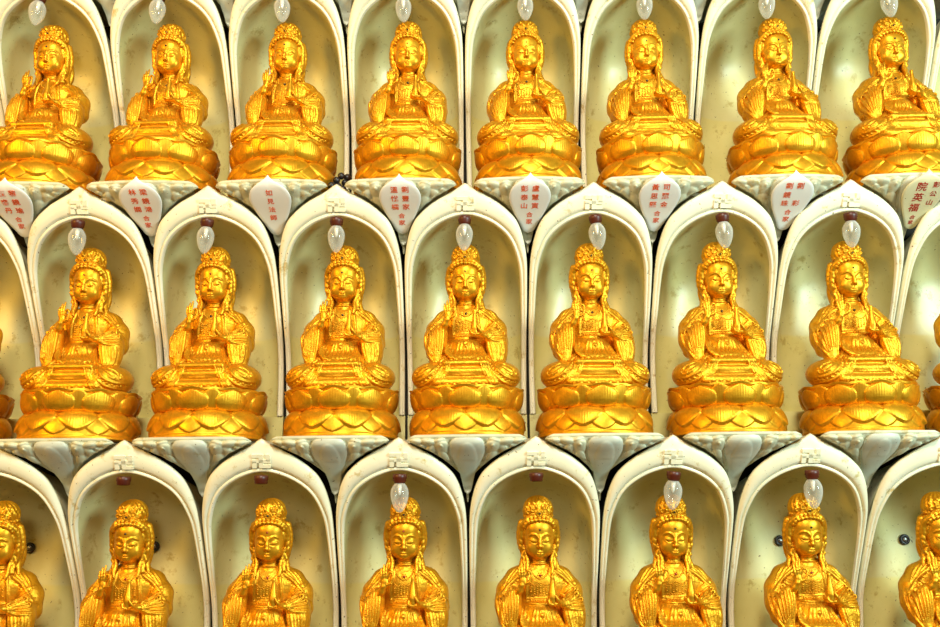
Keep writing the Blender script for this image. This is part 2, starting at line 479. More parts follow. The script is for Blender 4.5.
    for s in (-1, 1):
        f.draw([(s*74, 77), (s*62, 76), (s*50, 81), (s*41, 91), (s*35, 101)], 1.5, emb=0.1, k=1)
        f.draw([(s*72, 70), (s*60, 69), (s*47, 74), (s*36, 86), (s*30, 99)], 1.5, emb=0.1, k=1)
        f.draw([(s*73, 73.5), (s*61, 72.5), (s*48.5, 77.5), (s*38.5, 88.5), (s*32.5, 100)], 1.1, emb=-.5, k=.8, op='s')
        for q in crom([(s*70, 73.3), (s*61, 72.5), (s*48.5, 77.5), (s*38.5, 88.5), (s*33.5, 98)], 11):
            y = f.yat(q[0], q[1])
            if y == y: f.ball((q[0], float(y)+.5, q[1]), 1.5, .4)
        f.family([(s*28, 102), (s*33, 88), (s*42, 72), (s*48, 67)], [(s*20, 98), (s*25, 84), (s*31, 73), (s*36, 67)], 4, r0=1.3, emb=0.2, k=1)
        f.family([(s*70, 86), (s*60, 93), (s*48, 97)], [(s*66, 79), (s*57, 84), (s*48, 91)], 3, r0=1.1, emb=0.3, k=1)
        for (x, z) in ((64, 88), (57, 90), (52, 95), (61, 82), (54, 84.5), (67, 83)):
            y = f.yat(s*x, z)
            if y == y: f.torus((s*x, float(y)+.7, z), 1.8, .8, .5)
    f.draw([(-26, 92.5), (0, 92), (28, 92.5)], 1.0, emb=-.3, k=.8, op='s')
    f.draw([(-28, 79.5), (0, 79), (30, 79.5)], 1.3, emb=-.3, k=.8, op='s')
    for x in np.linspace(-34, 34, 15):
        y = f.yat(x, 69)
        if y == y: f.ball((x, float(y)+.6, 69 + (1.2 if int(x) % 2 else -1)), 1.8, .8)
    return f

def sculpt_body():
    f = Field((-50, -54, 128), (46, 30, 256), 0.62)
    f.ell((0, 1, 224), (20.5, 22, 24), 0)
    f.ell((0, -6, 219.5), (18.6, 17.5, 25), 4)
    f.ell((0, -9, 206), (13.6, 12, 10.6), 7)
    f.ell((0, -19, 200.5), (4.6, 3.6, 3.6), 5)
    f.ell((0, -9.5, 237), (16.5, 12, 12), 7)
    for s in (-1, 1):
        f.ell((s*9.4, -15.3, 211.5), (7.0, 6.2, 7.8), 5)
        f.ell((s*7.2, -25.6, 222.4), (5.2, 3.2, 2.6), 3, 's')
        f.ell((s*7.5, -19.2, 221), (5.4, 3.4, 3.6), 1.6)
        f.ell((s*19.5, 1, 214), (2.6, 4.5, 10), 1.5)
    f.chain([(0, -22.6, 227.5, 1.4), (0, -24.2, 220, 1.8), (0, -25.6, 214.8, 2.2)], 2.2)
    for s in (-1, 1): f.ell((s*2.2, -23.4, 213.5), (1.4, 1.8, 1.3), 1.4)
    f.fmap()
    for s in (-1, 1):
        f.draw([(s*1.8, 224.5), (s*4.5, 228.6), (s*9.5, 229.4), (s*14.5, 226)], .8, emb=0.55, k=1.4, step=1.2)
        f.draw([(s*2.8, 220.4), (s*5.5, 218.7), (s*9, 218.6), (s*12.8, 221)], .65, emb=0, k=.5, op='s', step=1.2)
    f.ell((0, -21.9, 207.7), (4.0, 1.9, 1.3), 1); f.ell((0, -21.8, 205.0), (3.3, 2.0, 1.5), 1)
    f.fmap()
    f.draw([(-4.4, 207), (-2.0, 206.2), (0, 206.6), (2.0, 206.2), (4.4, 207)], .55, emb=0.1, k=.4, op='s', step=1)
    f.draw([(0, 211.4), (0, 209.4)], .6, emb=0, k=.6, op='s', step=.6)
    # neck with rings, chest
    f.chain([(0, 0, 202, 11.6), (0, 1, 188, 11.6), (0, 3, 178, 15)], 4)
    f.torus((0, 0.3, 193.2), 11.6, .9, .8, axis='z'); f.torus((0, 0.6, 188.4), 12.6, 1.3, 1, axis='z')
    f.ell((0, 4, 163), (32, 21, 26), 6)
    # raised right hand in blessing
    f.chain([(-34, -20, 147, 6), (-28, -28, 156, 4.6), (-25.5, -31, 162, 4.0)], 2)
    f.ell((-23.6, -31.5, 167.5), (5.0, 3.1, 6.8), 2)
    f.chain([(-22.6, -32, 172, 1.9), (-22.2, -33, 181, 1.7), (-21.0, -31.5, 191.5, 1.15)], .7, n=6)
    f.chain([(-25, -32, 172, 1.9), (-25.6, -33, 180, 1.65), (-24.9, -31.5, 189.2, 1.1)], .7, n=6)
    f.chain([(-27, -31.5, 170, 1.7), (-28.6, -32.4, 177, 1.5), (-28.6, -31, 184.5, 1.1)], .6, n=6)
    f.chain([(-20.2, -32, 173, 1.9), (-17.6, -33.5, 180, 1.65), (-14.2, -34.6, 179.4, 1.5), (-13.2, -35.2, 175, 1.15)], .6, n=8)
    f.chain([(-20, -32.5, 164.5, 2.4), (-15.4, -34.2, 167, 1.9), (-13.2, -35.4, 173.4, 1.3)], .8, n=6)
    # left hand holding the vase
    f.chain([(42, -13, 137, 7), (30, -28, 138.5, 5), (23, -34, 139.5, 4.2)], 2)
    f.ell((17.5, -37.5, 139.5), (7.6, 5.4, 3.0), 2)
    for i, yy in enumerate((-33.5, -36.6, -39.7, -42.5)):
        f.chain([(13, yy, 139, 1.8), (8.6 + i*.3, yy-.6, 139.8, 1.7), (6.4 + i*.5, yy-.2, 143, 1.5), (7.2 + i*.5, yy+.4, 147 - i*.5, 1.1)], .6, n=7)
    f.chain([(21.5, -41.5, 141, 2.3), (19.5, -44, 145, 2.0), (16.6, -44.3, 150, 1.4)], .8, n=6)
    return f

def sculpt_hair():
    f = Field((-42, -34, 172), (42, 34, 256), 0.68)
    f.ell((0, 3, 229), (24, 23.5, 24), 0)
    f.ell((0, 14, 206), (23, 12, 30), 6)
    X, Y, Z = np.meshgrid(*f.ax, indexing='ij', sparse=True)
    f.D += (0.4*np.cos(np.arctan2(X, -(Y-3))*30)).astype(np.float32) * np.clip((f.D < 6), 0, 1)
    f.ell((0, -22, 220), (19.4, 22, 28.5), 2, 's')
    for s in (-1, 1):
        f.chain([(s*15, -15, 246, 3.2), (s*20.5, -9.5, 239, 3.8), (s*22.6, -6, 228, 3.6), (s*22.4, -5, 215, 3.4), (s*20.2, -5, 203, 3.6), (s*18.2, -7, 193, 3.6), (s*18, -12, 183, 3)], 1.2, n=14)
        f.chain([(s*21, 1, 240, 5), (s*23.6, 2, 226, 4.4), (s*22.6, 2, 212, 4.2), (s*19.2, 1, 200, 3.6), (s*22, -1, 190, 3.6), (s*25.5, -5, 181, 2.8)], 1.2, n=12)
        f.chain([(s*19.4, -8, 212, 1.8), (s*17.4, -9, 203, 2.3), (s*15.6, -12, 193, 2.5), (s*16.6, -16, 183, 2.4), (s*15.0, -18.5, 176, 1.8)], .8, n=12)
        for i, z in enumerate((236, 230, 224, 217, 210)):                       # wavy locks over the ears
            f.ell((s*(22.4 + .8*math.sin(i*2.2)), -7.6, z), (2.0, 2.2, 4.4), 2.0, ry=s*25)
        for i in range(5):
            f.ell((s*(20.6 + .8*math.sin(i*2.0)), -9.0 - .5*i, 202 - i*4.6), (1.8, 1.8, 3.6), 1.8, ry=s*(30 if i % 2 else -20))
    for i, a in enumerate(np.linspace(-80, 80, 11)):   # scalloped hairline
        a = math.radians(a)
        x = 18.4*math.sin(a); z = 234 + 13.0*math.cos(a)**.7; y = -5.5 - 14.0*math.cos(a*0.74)
        f.ell((x, y, z), (2.7, 2.6, 3.0), .4)
        f.ell((x*1.07, y+3, z+4), (3.0, 3, 3), .7)
    return f

def sculpt_crown():
    f = Field((-26, -32, 242), (26, 28, 284), 0.55)
    f.chain([(0, 2, 250, 17.4), (0, 2, 258, 18.2), (0, 3, 261, 16.4)], 4)
    f.ell((0, 1, 262), (16.2, 15.5, 15), 4)
    X, Y, Z = np.meshgrid(*f.ax, indexing='ij', sparse=True)
    f.D += (0.55*np.cos(np.arctan2(X, -(Y-3))*16 + .3*Z)).astype(np.float32) * np.clip((f.D < 6), 0, 1)
    f.torus((0, 1.5, 248.5), 17.2, 2.0, 1, axis='z')
    f.ell((0, -11, 258), (12.5, 6, 11), 2)
    f.ell((0, -9, 266), (9, 6.4, 7.5), 2)
    f.torus((0, -18.2, 256.5), 4.0, 1.3, .6); f.torus((0, -18.4, 256.5), 1.7, .8, .4)
    for s in (-1, 1):
        for (x, y, z, R) in ((8.0, -16.2, 253, 2.2), (7.6, -16.0, 260.5, 2.4), (13.4, -12.2, 257, 2.2)):
            f.torus((s*x, y, z), R, 1.05, .8); f.ball((s*x, y-.1, z), .9, .4)
        for (x, y, z, a, l) in ((3.6, -16.6, 265, 12, 4.2), (9.8, -13.8, 264.6, 24, 4.0), (14.4, -8.8, 262, 26, 4.4), (17.0, -3, 257.6, 14, 4.6), (6.4, -12.6, 269.2, 18, 3.4), (11.4, -7.6, 268, 30, 3.4), (15.6, 0, 264, 24, 3.8), (17.8, 4, 255, 10, 4.6), (11.6, -13.6, 250.6, 60, 3.2)):
            f.ell((s*x, y, z), (2.0, 2.0, l), .7, ry=s*a)
    f.ell((0, -10, 271.0), (3.4, 4, 3.8), 1.0)
    for i in range(13):
        a = math.radians(-84 + 14*i)
        f.ball((18.4*math.sin(a), 1.5 - 18.4*math.cos(a), 249.6), 1.5, .4)
    return f

def bow(me, z0=190.0, z1=206.0, ang=10.0, keep_hands=False):
    """head inclined forward over the neck"""
    n = len(me.vertices); co = np.empty(n*3, np.float32); me.vertices.foreach_get('co', co); co = co.reshape(-1, 3)/MM
    t = np.clip((co[:, 2]-z0)/(z1-z0), 0, 1); t = t*t*(3-2*t)
    if keep_hands: t = np.where((co[:, 1] < -28.5) & (co[:, 2] < 196), 0, t)
    a = np.radians(ang)*t; y = co[:, 1] - 1.0; z = co[:, 2] - 196.0
    co[:, 1] = 1.0 + y*np.cos(a) - z*np.sin(a); co[:, 2] = 196.0 + z*np.cos(a) + y*np.sin(a)
    k = 1 + .05*t; co[:, 0] *= k; co[:, 1] = 1 + (co[:, 1]-1)*(1 + .02*t); co[:, 2] = 196 + (co[:, 2]-196)*(1 + .035*t)
    me.vertices.foreach_set('co', (co*MM).astype(np.float32).ravel()); me.update()
    return me

def lower_crown(me):
    for v in me.vertices:
        z = v.co.z/MM; v.co.z = (248 + (z - 248)*0.87)*MM
    return me

def build_statue():
    root = empty('statue', (0, 0, 0))
    mobj('lower_lotus', lotus_lower(), root); mobj('upper_lotus', lotus_upper(), root)
    fr = sculpt_robe(); fb = sculpt_body()
    fr.fmap(); fb.fmap()
    mobj('robe', fr.mesh('robe', GOLDR), root)
    mobj('figure', bow(fb.mesh('figure', GOLD), keep_hands=True), root)
    mobj('hair', bow(sculpt_hair().mesh('hair', GOLDR), 186, 208), root)
    cr = mobj('crown', bow(lower_crown(sculpt_crown().mesh('crown', GOLDR))), root)
    def front(x, z):
        v = [float(q) for q in (fr.yat(x, z), fb.yat(x, z)) if q == q]
        return min(v) if v else -18.0
    nb = MB()
    def bead(x, z, r, n=8, m=6): nb.ball((x, front(x, z) + r*.1, z), r, n, m, (1, .8, 1))
    for q in crom([(-12, 185), (-10.5, 177), (-5, 171), (0, 169.5), (5, 171), (10.5, 177), (12, 185)], 23): bead(q[0], q[1], 1.35)
    for q in crom([(-15, 166), (-8, 161), (0, 164), (8, 161), (15, 166)], 17): bead(q[0], q[1], 1.2)
    for x, z0 in ((-12.5, 163), (-8, 160), (-4, 161), (0, 163), (4, 161), (8, 160), (12.5, 163)):
        for j in range(4): bead(x, z0 - 2.8*j - 1.5, 1.2 if j < 3 else 1.7)
    for a in range(6): bead(3.0*math.cos(a*math.pi/3), 173.5 + 3.0*math.sin(a*math.pi/3), 1.25)
    mobj('necklace', nb.mesh('necklace', GOLD), root)
    nb = MB()
    for x in np.linspace(-12, 5, 8): bead(x, 148.2, 1.4)
    for x in np.linspace(-12, 4, 6): bead(x, 142.0, 1.8)
    mobj('belt_beads', nb.mesh('belt_beads', GOLD), root)
    vb = MB(); vb.lathe([(4.6, 139.5), (5.2, 141), (5.0, 143), (5.9, 146), (6.0, 149), (5.0, 154), (3.6, 160), (2.7, 167), (2.2, 171), (2.9, 173.5), (2.4, 174.2)], (13.2, -38.6, 0), 20)
    mobj('vase', vb.mesh('vase', GOLD), root)
    gb = MB(); gb.ball((0, front(0, 235)-.2, 235.0), 1.35, 10, 7); mobj('forehead_jewel', bow(gb.mesh('forehead_jewel', REDGEM)), root)
    cb = MB(); cb.ball((0, front(0, 173.5)-.6, 173.5), 1.7, 10, 7); mobj('chest_jewel', cb.mesh('chest_jewel', REDGEM), root)
    jb = MB(); jb.ball((0, -20.8, 255.4), 1.3, 10, 7); mobj('jewel', bow(jb.mesh('jewel', BLACKGEM)), cr)
    return root

# ------------------------------------------------------------------ niche, corbel, bulb (millimetres, origin: ledge below the statue, y = 0 at the bulb)
OUT = [(87.6, 44), (88, 90), (88.3, 130), (88.5, 164), (88.6, 190), (88.5, 216), (88.0, 245), (86, 263.8), (80.6, 284.8), (72.8, 300.7), (63, 311), (53, 319), (42, 326.4), (28, 334), (16, 339.8), (8.6, 344.3), (4.8, 347), (0, 349.5)]
INN = [(79.0, 44), (80, 90), (80.6, 130), (80.4, 164), (79.6, 190), (78.6, 216), (76.4, 240), (71.6, 258), (65, 273), (57.5, 283), (49.5, 290), (41.5, 295.3), (32.5, 300), (22, 304), (13, 306.6), (7.5, 307.6), (3.5, 308.0), (0, 308.1)]
_RZ = [0, 44, 90, 126, 153, 177, 220, 266, 290, 310, 330, 350]; _RY = [131, 128.5, 123, 115, 103, 88, 60, 30, 15, 2, -9, -17]
_zz = np.linspace(0, 360, 361); _yy = np.interp(_zz, _RZ, _RY)
for _ in range(60): _yy[1:-1] = (_yy[:-2] + 2*_yy[1:-1] + _yy[2:])/4
def rimY(z, x=0.0): return np.interp(z, _zz, _yy)
NRM = np.array((0, -math.cos(math.radians(23.3)), -math.sin(math.radians(23.3))))
_o = crom(OUT, 61); _i = crom(INN, 61)
_o = np.vstack([_o * (-1, 1), _o[::-1][1:]]); _i = np.vstack([_i * (-1, 1), _i[::-1][1:]])   # left foot -> tip -> right foot
BACKY = 150.0
PROF = [(0, -5), (.02, -2.5), (.06, -.8), (.14, .6), (.26, 1.7), (.38, 1.5), (.46, .4), (.495, -.9), (.53, -1.3), (.57, -.6), (.66, .9), (.78, 1.1), (.88, .1), (.95, -1.8), (1, -3.0)]
def build_niche():
    root = empty('niche', (0, 0, 0))
    n = len(_o)
    rows = []
    def on(p): return np.stack([p[:, 0], rimY(p[:, 1], p[:, 0]), p[:, 1]], -1)
    O, I = on(_o), on(_i)
    sl = np.gradient(_yy, _zz); sz = np.interp((_o[:, 1]+_i[:, 1])/2, _zz, sl)
    NV = np.stack([0*sz, -1/np.sqrt(1+sz*sz), sz/np.sqrt(1+sz*sz)], -1)
    w = np.clip(np.hypot(*(_o - _i).T) / 13.0, .7, 1.15)[:, None]
    # keep the outer wall of the ogee tip from fouling the ledge above
    cen = np.stack([0*_o[:, 0], 0*_o[:, 0], np.minimum(_o[:, 1], 205)], -1)
    def rear(f_, dy):
        q = cen + (O - cen)*f_; q[:, 1] = np.minimum(O[:, 1] + dy, BACKY); return q
    rows += [rear(.84, 150), rear(.93, 34), rear(.985, 14), rear(1.0, 6)]
    kk = np.clip(13.0/np.hypot(*(_o - _i).T), 0, 1)[:, None]
    for s, h in PROF:
        e = 1 - (1-s)*kk if s >= .46 else s/.46*(1 - .54*kk)
        rows.append(O*(1-e) + I*e + NV*h*w)
    G = np.stack(rows, 1)
    mb = MB(); mb.grid(G)
    for e in (0, n-1):                        # closed feet of the jambs
        sec = [G[e, j] for j in range(G.shape[1])]; q = G[e, -1].copy(); q[1] = BACKY; sec.append(q)
        mb.add(sec, [tuple(range(len(sec)))])
    mobj('rim', mb.mesh('rim', RIM), root)
    E = G[:, -1]
    nr = 26
    R = 1 - np.linspace(0, 1, nr)**1.7 if False else np.cos(np.linspace(0, np.pi/2, nr))
    S = []
    for r in R:
        c = np.stack([0*E[:, 0], 0*E[:, 0], np.minimum(E[:, 2], 205)], -1)
        p = c + (E - c)*r
        dep = (1 - r**3.0)**(1/2.1)
        p[:, 1] = E[:, 1] + (BACKY - 4 - E[:, 1])*dep
        S.append(p)
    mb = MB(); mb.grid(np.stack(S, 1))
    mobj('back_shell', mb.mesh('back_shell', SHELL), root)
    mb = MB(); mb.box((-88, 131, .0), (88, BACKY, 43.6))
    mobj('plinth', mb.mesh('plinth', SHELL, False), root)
    # raised emblem on the brow of the arch
    mb = MB()
    a = 9.6; w = 2.3
    bars = [((-a, -w), (a, w)), ((-w, -a), (w, a)), ((-a, a-2*w), (-w+.1, a)), ((a-2*w, 0), (a, a)), ((w-.1, -a), (a, -a+2*w)), ((-a, -a), (-a+2*w, 0))]
    zc = 323.5
    ux = np.array((1.25, 0, 0)); uz = np.array((0, -0.47, 0.883)); EN = np.array((0, -0.883, -0.47))
    cc = np.array((0, rimY(zc), zc))
    for (x0, z0), (x1, z1) in bars:
        P = []
        for h in (-2, 2.7):
            for x, z in ((x0, z0), (x1, z0), (x1, z1), (x0, z1)): P.append(cc + ux*x + uz*z + EN*h)
        mb.add(P, [(3,2,1,0),(4,5,6,7),(0,1,5,4),(1,2,6,5),(2,3,7,6),(3,0,4,7)])
    mobj('emblem', mb.mesh('emblem', RIM, False), root)
    return root

HALF = 90.0
_oz = _o[_o[:, 0] >= 0]                       # right half of the hood outline (x from centre, z)
def corb_w(z):
    """half width of a corbel at depth z (<=0) under its ledge, following the hoods of the row below"""
    zz = z + 353.5
    q = _oz[::-1]
    x = np.interp(zz, q[:, 1], q[:, 0]) if q[0, 1] < q[-1, 1] else np.interp(zz, _oz[:, 1][::-1], _oz[:, 0][::-1])
    return HALF - x - 3.2
CD = 84.0
_cz = np.linspace(0, 100, 201); _cy = np.interp(_cz, [0, 4, 11, 20, 30, 45, 57, 70, 100], [-28, -28, -24, -12, 3, 26, 42, 49, 55])
for _ in range(30): _cy[1:-1] = (_cy[:-2] + 2*_cy[1:-1] + _cy[2:])/4
def corb_y(x, z):
    t = np.clip(-z / CD, 0, 1)
    return np.interp(-z, _cz, _cy) + 8*(x/78.0)**2*(1-t)
TZ = [4, 6, 10, 15, 21, 27, 32, 39, 47, 57, 66, 71, 74]; TW = [20, 23, 26, 27.5, 27.5, 25, 21.5, 16, 12, 9, 6.6, 4.6, .5]     # tongue shaped tablet: depth, half width
def build_corbel():
    root = empty('corbel', (0, 0, 0))
    nu, nv = 171, 100
    zs = -np.concatenate([np.linspace(0, 6, 8), np.linspace(6.8, CD, nv-8)])
    order = np.argsort(_oz[:, 1])
    oz, ox = _oz[order, 1], _oz[order, 0]
    W = HALF - np.interp(zs + 353.5, oz, ox) - np.interp(-zs, [0, 8, 20, 100], [6.5, 8.5, 12.5, 12.5])
    W = np.minimum(W, 78.5)
    W = np.where(zs > -7, np.minimum(W, 78.5 - 9*(1 + zs/7)**2), W)
    # soften the upper corners
    W -= np.where(zs < -4, 0, 0)
    W = np.maximum(W, 4.5*np.sqrt(np.clip(1 + zs/(CD+.5), 0, 1)) + .4)
    u = np.linspace(-1, 1, nu)
    X = u[:, None]*W[None, :]; Z = np.broadcast_to(zs, X.shape)
    h = np.zeros_like(X)
    edge = W[None, :]*(1-np.abs(u))[:, None]
    h += np.where(Z > -4.2, 2.0, 0)
    # carved foliage band: rosettes and sweeping leaves above the smooth lower panels
    line = -35 + 0.16*np.abs(X)
    A = np.abs(X)
    rel = np.zeros_like(X)
    def lump(cx, cz, rx, rz, ht, rot=0):
        c, s = math.cos(math.radians(rot)), math.sin(math.radians(rot))
        dx, dz = A-cx, Z-cz
        p = (dx*c + dz*s)/rx; q = (-dx*s + dz*c)/rz
        return 1.15*ht*np.clip(1 - p*p - q*q, 0, 1)**.5*(1 + .22*np.sin(p*2.2 + .8))
    L = []
    for (cx, cz, rx, rz, ht, ro) in ((33, -15, 11, 8.0, 5.4, 25), (31, -26, 9, 5.0, 4.2, 40), (47, -18, 10, 5.2, 4.4, -28), (50, -9.5, 12, 4.8, 5.4, 10),
                                     (65, -8.5, 10, 3.8, 4.6, 8), (36, -8, 8, 3.4, 4.8, -14), (60, -15, 8, 3.2, 3.4, -20), (33, -15, 5.0, 3.4, 7.0, 25)):
        L.append(lump(cx, cz, rx, rz, ht, ro))
    rel = np.max(np.stack(L), 0)
    band = (Z > line) & (Z < -4.2)
    h += np.where(band, -.6 + rel, 0)
    h += np.where(Z <= line, -1.5 - 2.0*np.clip(edge/14, 0, 1), 0)
    # smooth groove round the tablet
    h -= 3.0*np.exp(-((A - np.interp(-Z, TZ, TW)*.84 - 1.5)/2.2)**2) * ((Z < -6) & (Z > -72))
    round_ = np.clip(edge/4.0, 0, 1); round_ = (1 - np.sqrt(1-(1-round_)**2))*4.0
    Y = corb_y(X, Z) - h + round_
    P = np.stack([X, Y, Z], -1)
    mb = MB()
    # solid body: slab on top, flanks stepping in behind the carved face so a deep gap stays beside the hoods
    BY = 160.0
    def ringof(w_in, y_of, zlift):
        Wn = np.maximum(W - w_in, .6); Zn = zs + zlift*np.clip(-zs/20, 0, 1)
        l = np.stack([-Wn, 0*zs, Zn], -1); r = np.stack([Wn, 0*zs, Zn], -1)
        l[:, 1] = y_of(l[:, 0], zs); r[:, 1] = y_of(r[:, 0], zs)
        return l, r
    L0, R0 = P[0], P[-1]
    L1, R1 = ringof(2.0, lambda x, z: corb_y(x, z) + 8, 0)
    L2, R2 = ringof(13, lambda x, z: corb_y(x, z) + 18, 9)
    L3, R3 = ringof(16, lambda x, z: 0*x + BY, 12)
    mb.grid(P, flip=True)
    mb.grid(np.stack([L0, L1, L2, L3], 0)); mb.grid(np.stack([R0, R1, R2, R3], 0), flip=True)
    t0 = np.stack([P[:, 0], np.stack([np.linspace(L1[0, 0], R1[0, 0], nu), corb_y(X[:, 0], 0*X[:, 0]) + 8, np.zeros(nu)], -1),
                   np.stack([np.linspace(L2[0, 0], R2[0, 0], nu), corb_y(X[:, 0], 0*X[:, 0]) + 18, np.zeros(nu)], -1),
                   np.stack([np.linspace(L3[0, 0], R3[0, 0], nu), np.full(nu, BY), np.zeros(nu)], -1)], 1)
    mb.grid(t0)
    mobj('carved_face', mb.mesh('carved_face', CORB), root)
    # teardrop tablet in the middle: shell-like upper lobe over a tapering lower pad
    nu, nv = 41, 56
    zt = -np.linspace(4.2, 74, nv)
    tt = np.linspace(0, 1, nv)
    w = np.interp(-zt, TZ, TW)*.84
    w[1:-1] = (w[:-2] + 2*w[1:-1] + w[2:])/4
    u = np.linspace(-1, 1, nu)
    X = u[:, None]*w[None]; Zz = np.broadcast_to(zt, X.shape)
    ed = np.clip(1-np.abs(u)**2.2, 0, 1)[:, None]
    hh = (3.0 + 4.0*np.exp(-((Zz+14)/10)**2))*ed**.65 - 1.5
    dome = np.clip(1 - (X/13)**2 - ((Zz+30)/19)**2, 0, 1)
    hh = hh + np.where(Zz > -31, 2.4*np.sqrt(dome), 2.4*np.sqrt(dome)*.5)
    hh = hh - 2.5*np.exp(-((Zz+68)/3)**2)*ed
    Y = corb_y(X, Zz) - hh - .6 - 2.0*np.clip(-Zz/20, 0, 1)
    F = np.stack([X, Y, Zz], -1); B = F.copy(); B[..., 1] += 9
    mb = MB(); mb.grid(F, flip=True)
    for sl in ((0, slice(None)), (nu-1, slice(None))):
        pass
    ring = np.concatenate([F[:, 0], F[-1, 1:], F[::-1, -1][1:], F[0, ::-1][1:-1]])
    rb = ring.copy(); rb[:, 1] += 9
    mb.grid(np.stack([ring, rb], 1), close_u=True)
    mobj('tablet', mb.mesh('tablet', TABL), root)
    return root

_pz = np.linspace(2.0, -75, 400)
_py = np.interp(-_pz, _cz, _cy) - 11.5 - 3.0*np.clip(-_pz/12, 0, 1)*np.clip(1.6 + _pz/40, 0, 1)
for _ in range(200): _py[1:-1] = (_py[:-2] + 2*_py[1:-1] + _py[2:])/4
_ps = np.concatenate([[0], np.cumsum(np.hypot(np.diff(_pz), np.diff(_py)))])
def bend(P):
    """flat plate coordinates (x, off, -s) -> hugging the tablet of a corbel"""
    P = np.asarray(P, float); s_ = np.clip(-P[..., 2], 0, _ps[-1])
    y = np.interp(s_, _ps, _py); z = np.interp(s_, _ps, _pz)
    ty = np.interp(s_, _ps, np.gradient(_py, _ps)); tz = np.interp(s_, _ps, np.gradient(_pz, _ps))
    return np.stack([P[..., 0], y - P[..., 1]*tz, z + P[..., 1]*ty], -1)
def plaque_mesh(mat):
    """leaf shaped plate, 0 at its tip; local x right, z up (negative down), thickness along y"""
    pts = crom([(0, 0), (3.2, -4.2), (9.5, -8.5), (18, -13.5), (25.5, -21), (28.8, -30.5), (28, -40), (23.5, -53), (17.5, -66), (11, -79), (6.5, -86), (0, -88.5)], 44)
    pts = pts * (1, 1.13)
    ring = np.vstack([pts, (pts[::-1][1:-1]) * (-1, 1)])
    rows = []
    for off, y in ((1.0, 1.3), (0, .7), (0, -.5), (.6, -1.0)):
        c = np.array((0, -43.0)); d = ring - c
        L = np.hypot(*d.T)[:, None]
        p = c + d*(1 - off/L)
        rows.append(np.stack([p[:, 0], np.full(len(p), y), p[:, 1]], -1))
    for s in (.86, .7, .55, .4, .25, .12, .04):
        p = np.array((0, -43.0)) + (ring - (0, -43.0))*s
        rows.append(np.stack([p[:, 0], np.full(len(p), -1.0 - 0.2*(1-s*s)), p[:, 1]], -1))
    mb = MB(); mb.grid(bend(np.stack(rows, 1)), close_u=True)
    mb.F.append(tuple(i*len(rows) for i in range(len(ring)))[::-1])
    mb.F.append(tuple(i*len(rows) + len(rows)-1 for i in range(len(ring))))
    return mb.mesh('plate', mat)

def text_mesh(cols, mat):
    """cols: list of (text, x, z_top, size, pitch[, shear]) columns of characters written downwards, raised a hair"""
    V, F, n = [], [], 0
    dg = None
    for txt, x0, z0, size, pitch in cols:
        for i, ch in enumerate(txt):
            if ch in ' \u3000': continue
            cu = bpy.data.curves.new('glyph', 'FONT'); cu.body = ch; cu.size = size; cu.extrude = 0.12; cu.resolution_u = 3
            cu.offset = 0.012*size
            cu.align_x = 'CENTER'; cu.align_y = 'CENTER'
            o = bpy.data.objects.new('glyph', cu); COL.objects.link(o)
            bpy.context.view_layer.update()
            me = o.evaluated_get(bpy.context.evaluated_depsgraph_get()).to_mesh()
            co = np.array([v.co[:] for v in me.vertices]).reshape(-1, 3)
            if len(co):
                cx = (co[:, 0].min()+co[:, 0].max())/2; cy = (co[:, 1].min()+co[:, 1].max())/2
                w = np.stack([co[:, 0]-cx + x0, -co[:, 2], co[:, 1]-cy + z0 - pitch*i], -1)
                V.append(w); F += [tuple(k+n for k in p.vertices) for p in me.polygons]; n += len(co)
            o.to_mesh_clear()
            bpy.data.objects.remove(o); bpy.data.curves.remove(cu)
    return mesh_data('inscription', bend(np.vstack(V) + (0, -1.35, 0)), F, mat, False)

def build_bulb():
    root = empty('light_bulb', (0, 0, 0))
    mb = MB(); mb.lathe([(8.4, -.5), (9.2, -1.5), (9.3, -6), (8.6, -7), (8.6, -9.5), (7.2, -11), (6.8, -12.5)], n=24)
    mobj('socket', mb.mesh('socket', MAROON), root)
    prof = [(5.8, -11), (6.6, -12.5), (9.2, -16), (11.4, -21), (11.9, -26), (11.3, -32), (9.6, -38), (7.2, -43.5), (4.3, -47.6), (2.0, -49.4), (.2, -50)]
    p = crom(prof, 30)
    mb = MB(); mb.lathe([tuple(q) for q in p[::-1]], n=28, cap=False)
    mobj('glass_bulb', mb.mesh('glass_bulb', GLASS), root)
    mb = MB(); mb.lathe([(3.2, -12), (3.0, -18), (2.4, -24), (1.4, -27), (.3, -28)], n=14)
    mobj('glass_stem', mb.mesh('glass_stem', PEARL), root)
    return root

def build_socket():
    mb = MB(); mb.lathe([(8.4, -.5), (9.2, -1.5), (9.3, -6), (8.6, -7), (8.6, -10.5), (7.6, -11.5), (6.6, -11.5), (6.4, -4), (.5, -4)], n=24)
    return mb.mesh('lamp_socket', MAROON)

def copy_tree(o, parent=None):
    c = o.copy(); COL.objects.link(c)
    if parent is not None: c.parent = parent
    for ch in list(o.children): copy_tree(ch, c)
    return c

# ------------------------------------------------------------------ layout
PITCH = 0.18; ROWH = 0.3535; LEDGE0 = 0.110
def ledge_z(r): return EYE + LEDGE0 + ROWH*r
ORD = ['first', 'second', 'third', 'fourth', 'fifth', 'sixth', 'seventh', 'eighth', 'ninth']
ROWS = {1: ('top row', list(range(-4, 4)), -0.5 + 1.0), 0: ('middle row', list(range(-4, 5)), 0.0), -1: ('bottom row', list(range(-3, 5)), -0.5)}
def niche_x(r, k):
    if r == 1: return (k + 0.5 - 0.0)*PITCH - 0.0
    if r == 0: return k*PITCH
    if r == -1: return (k - 0.5)*PITCH
    return k*PITCH

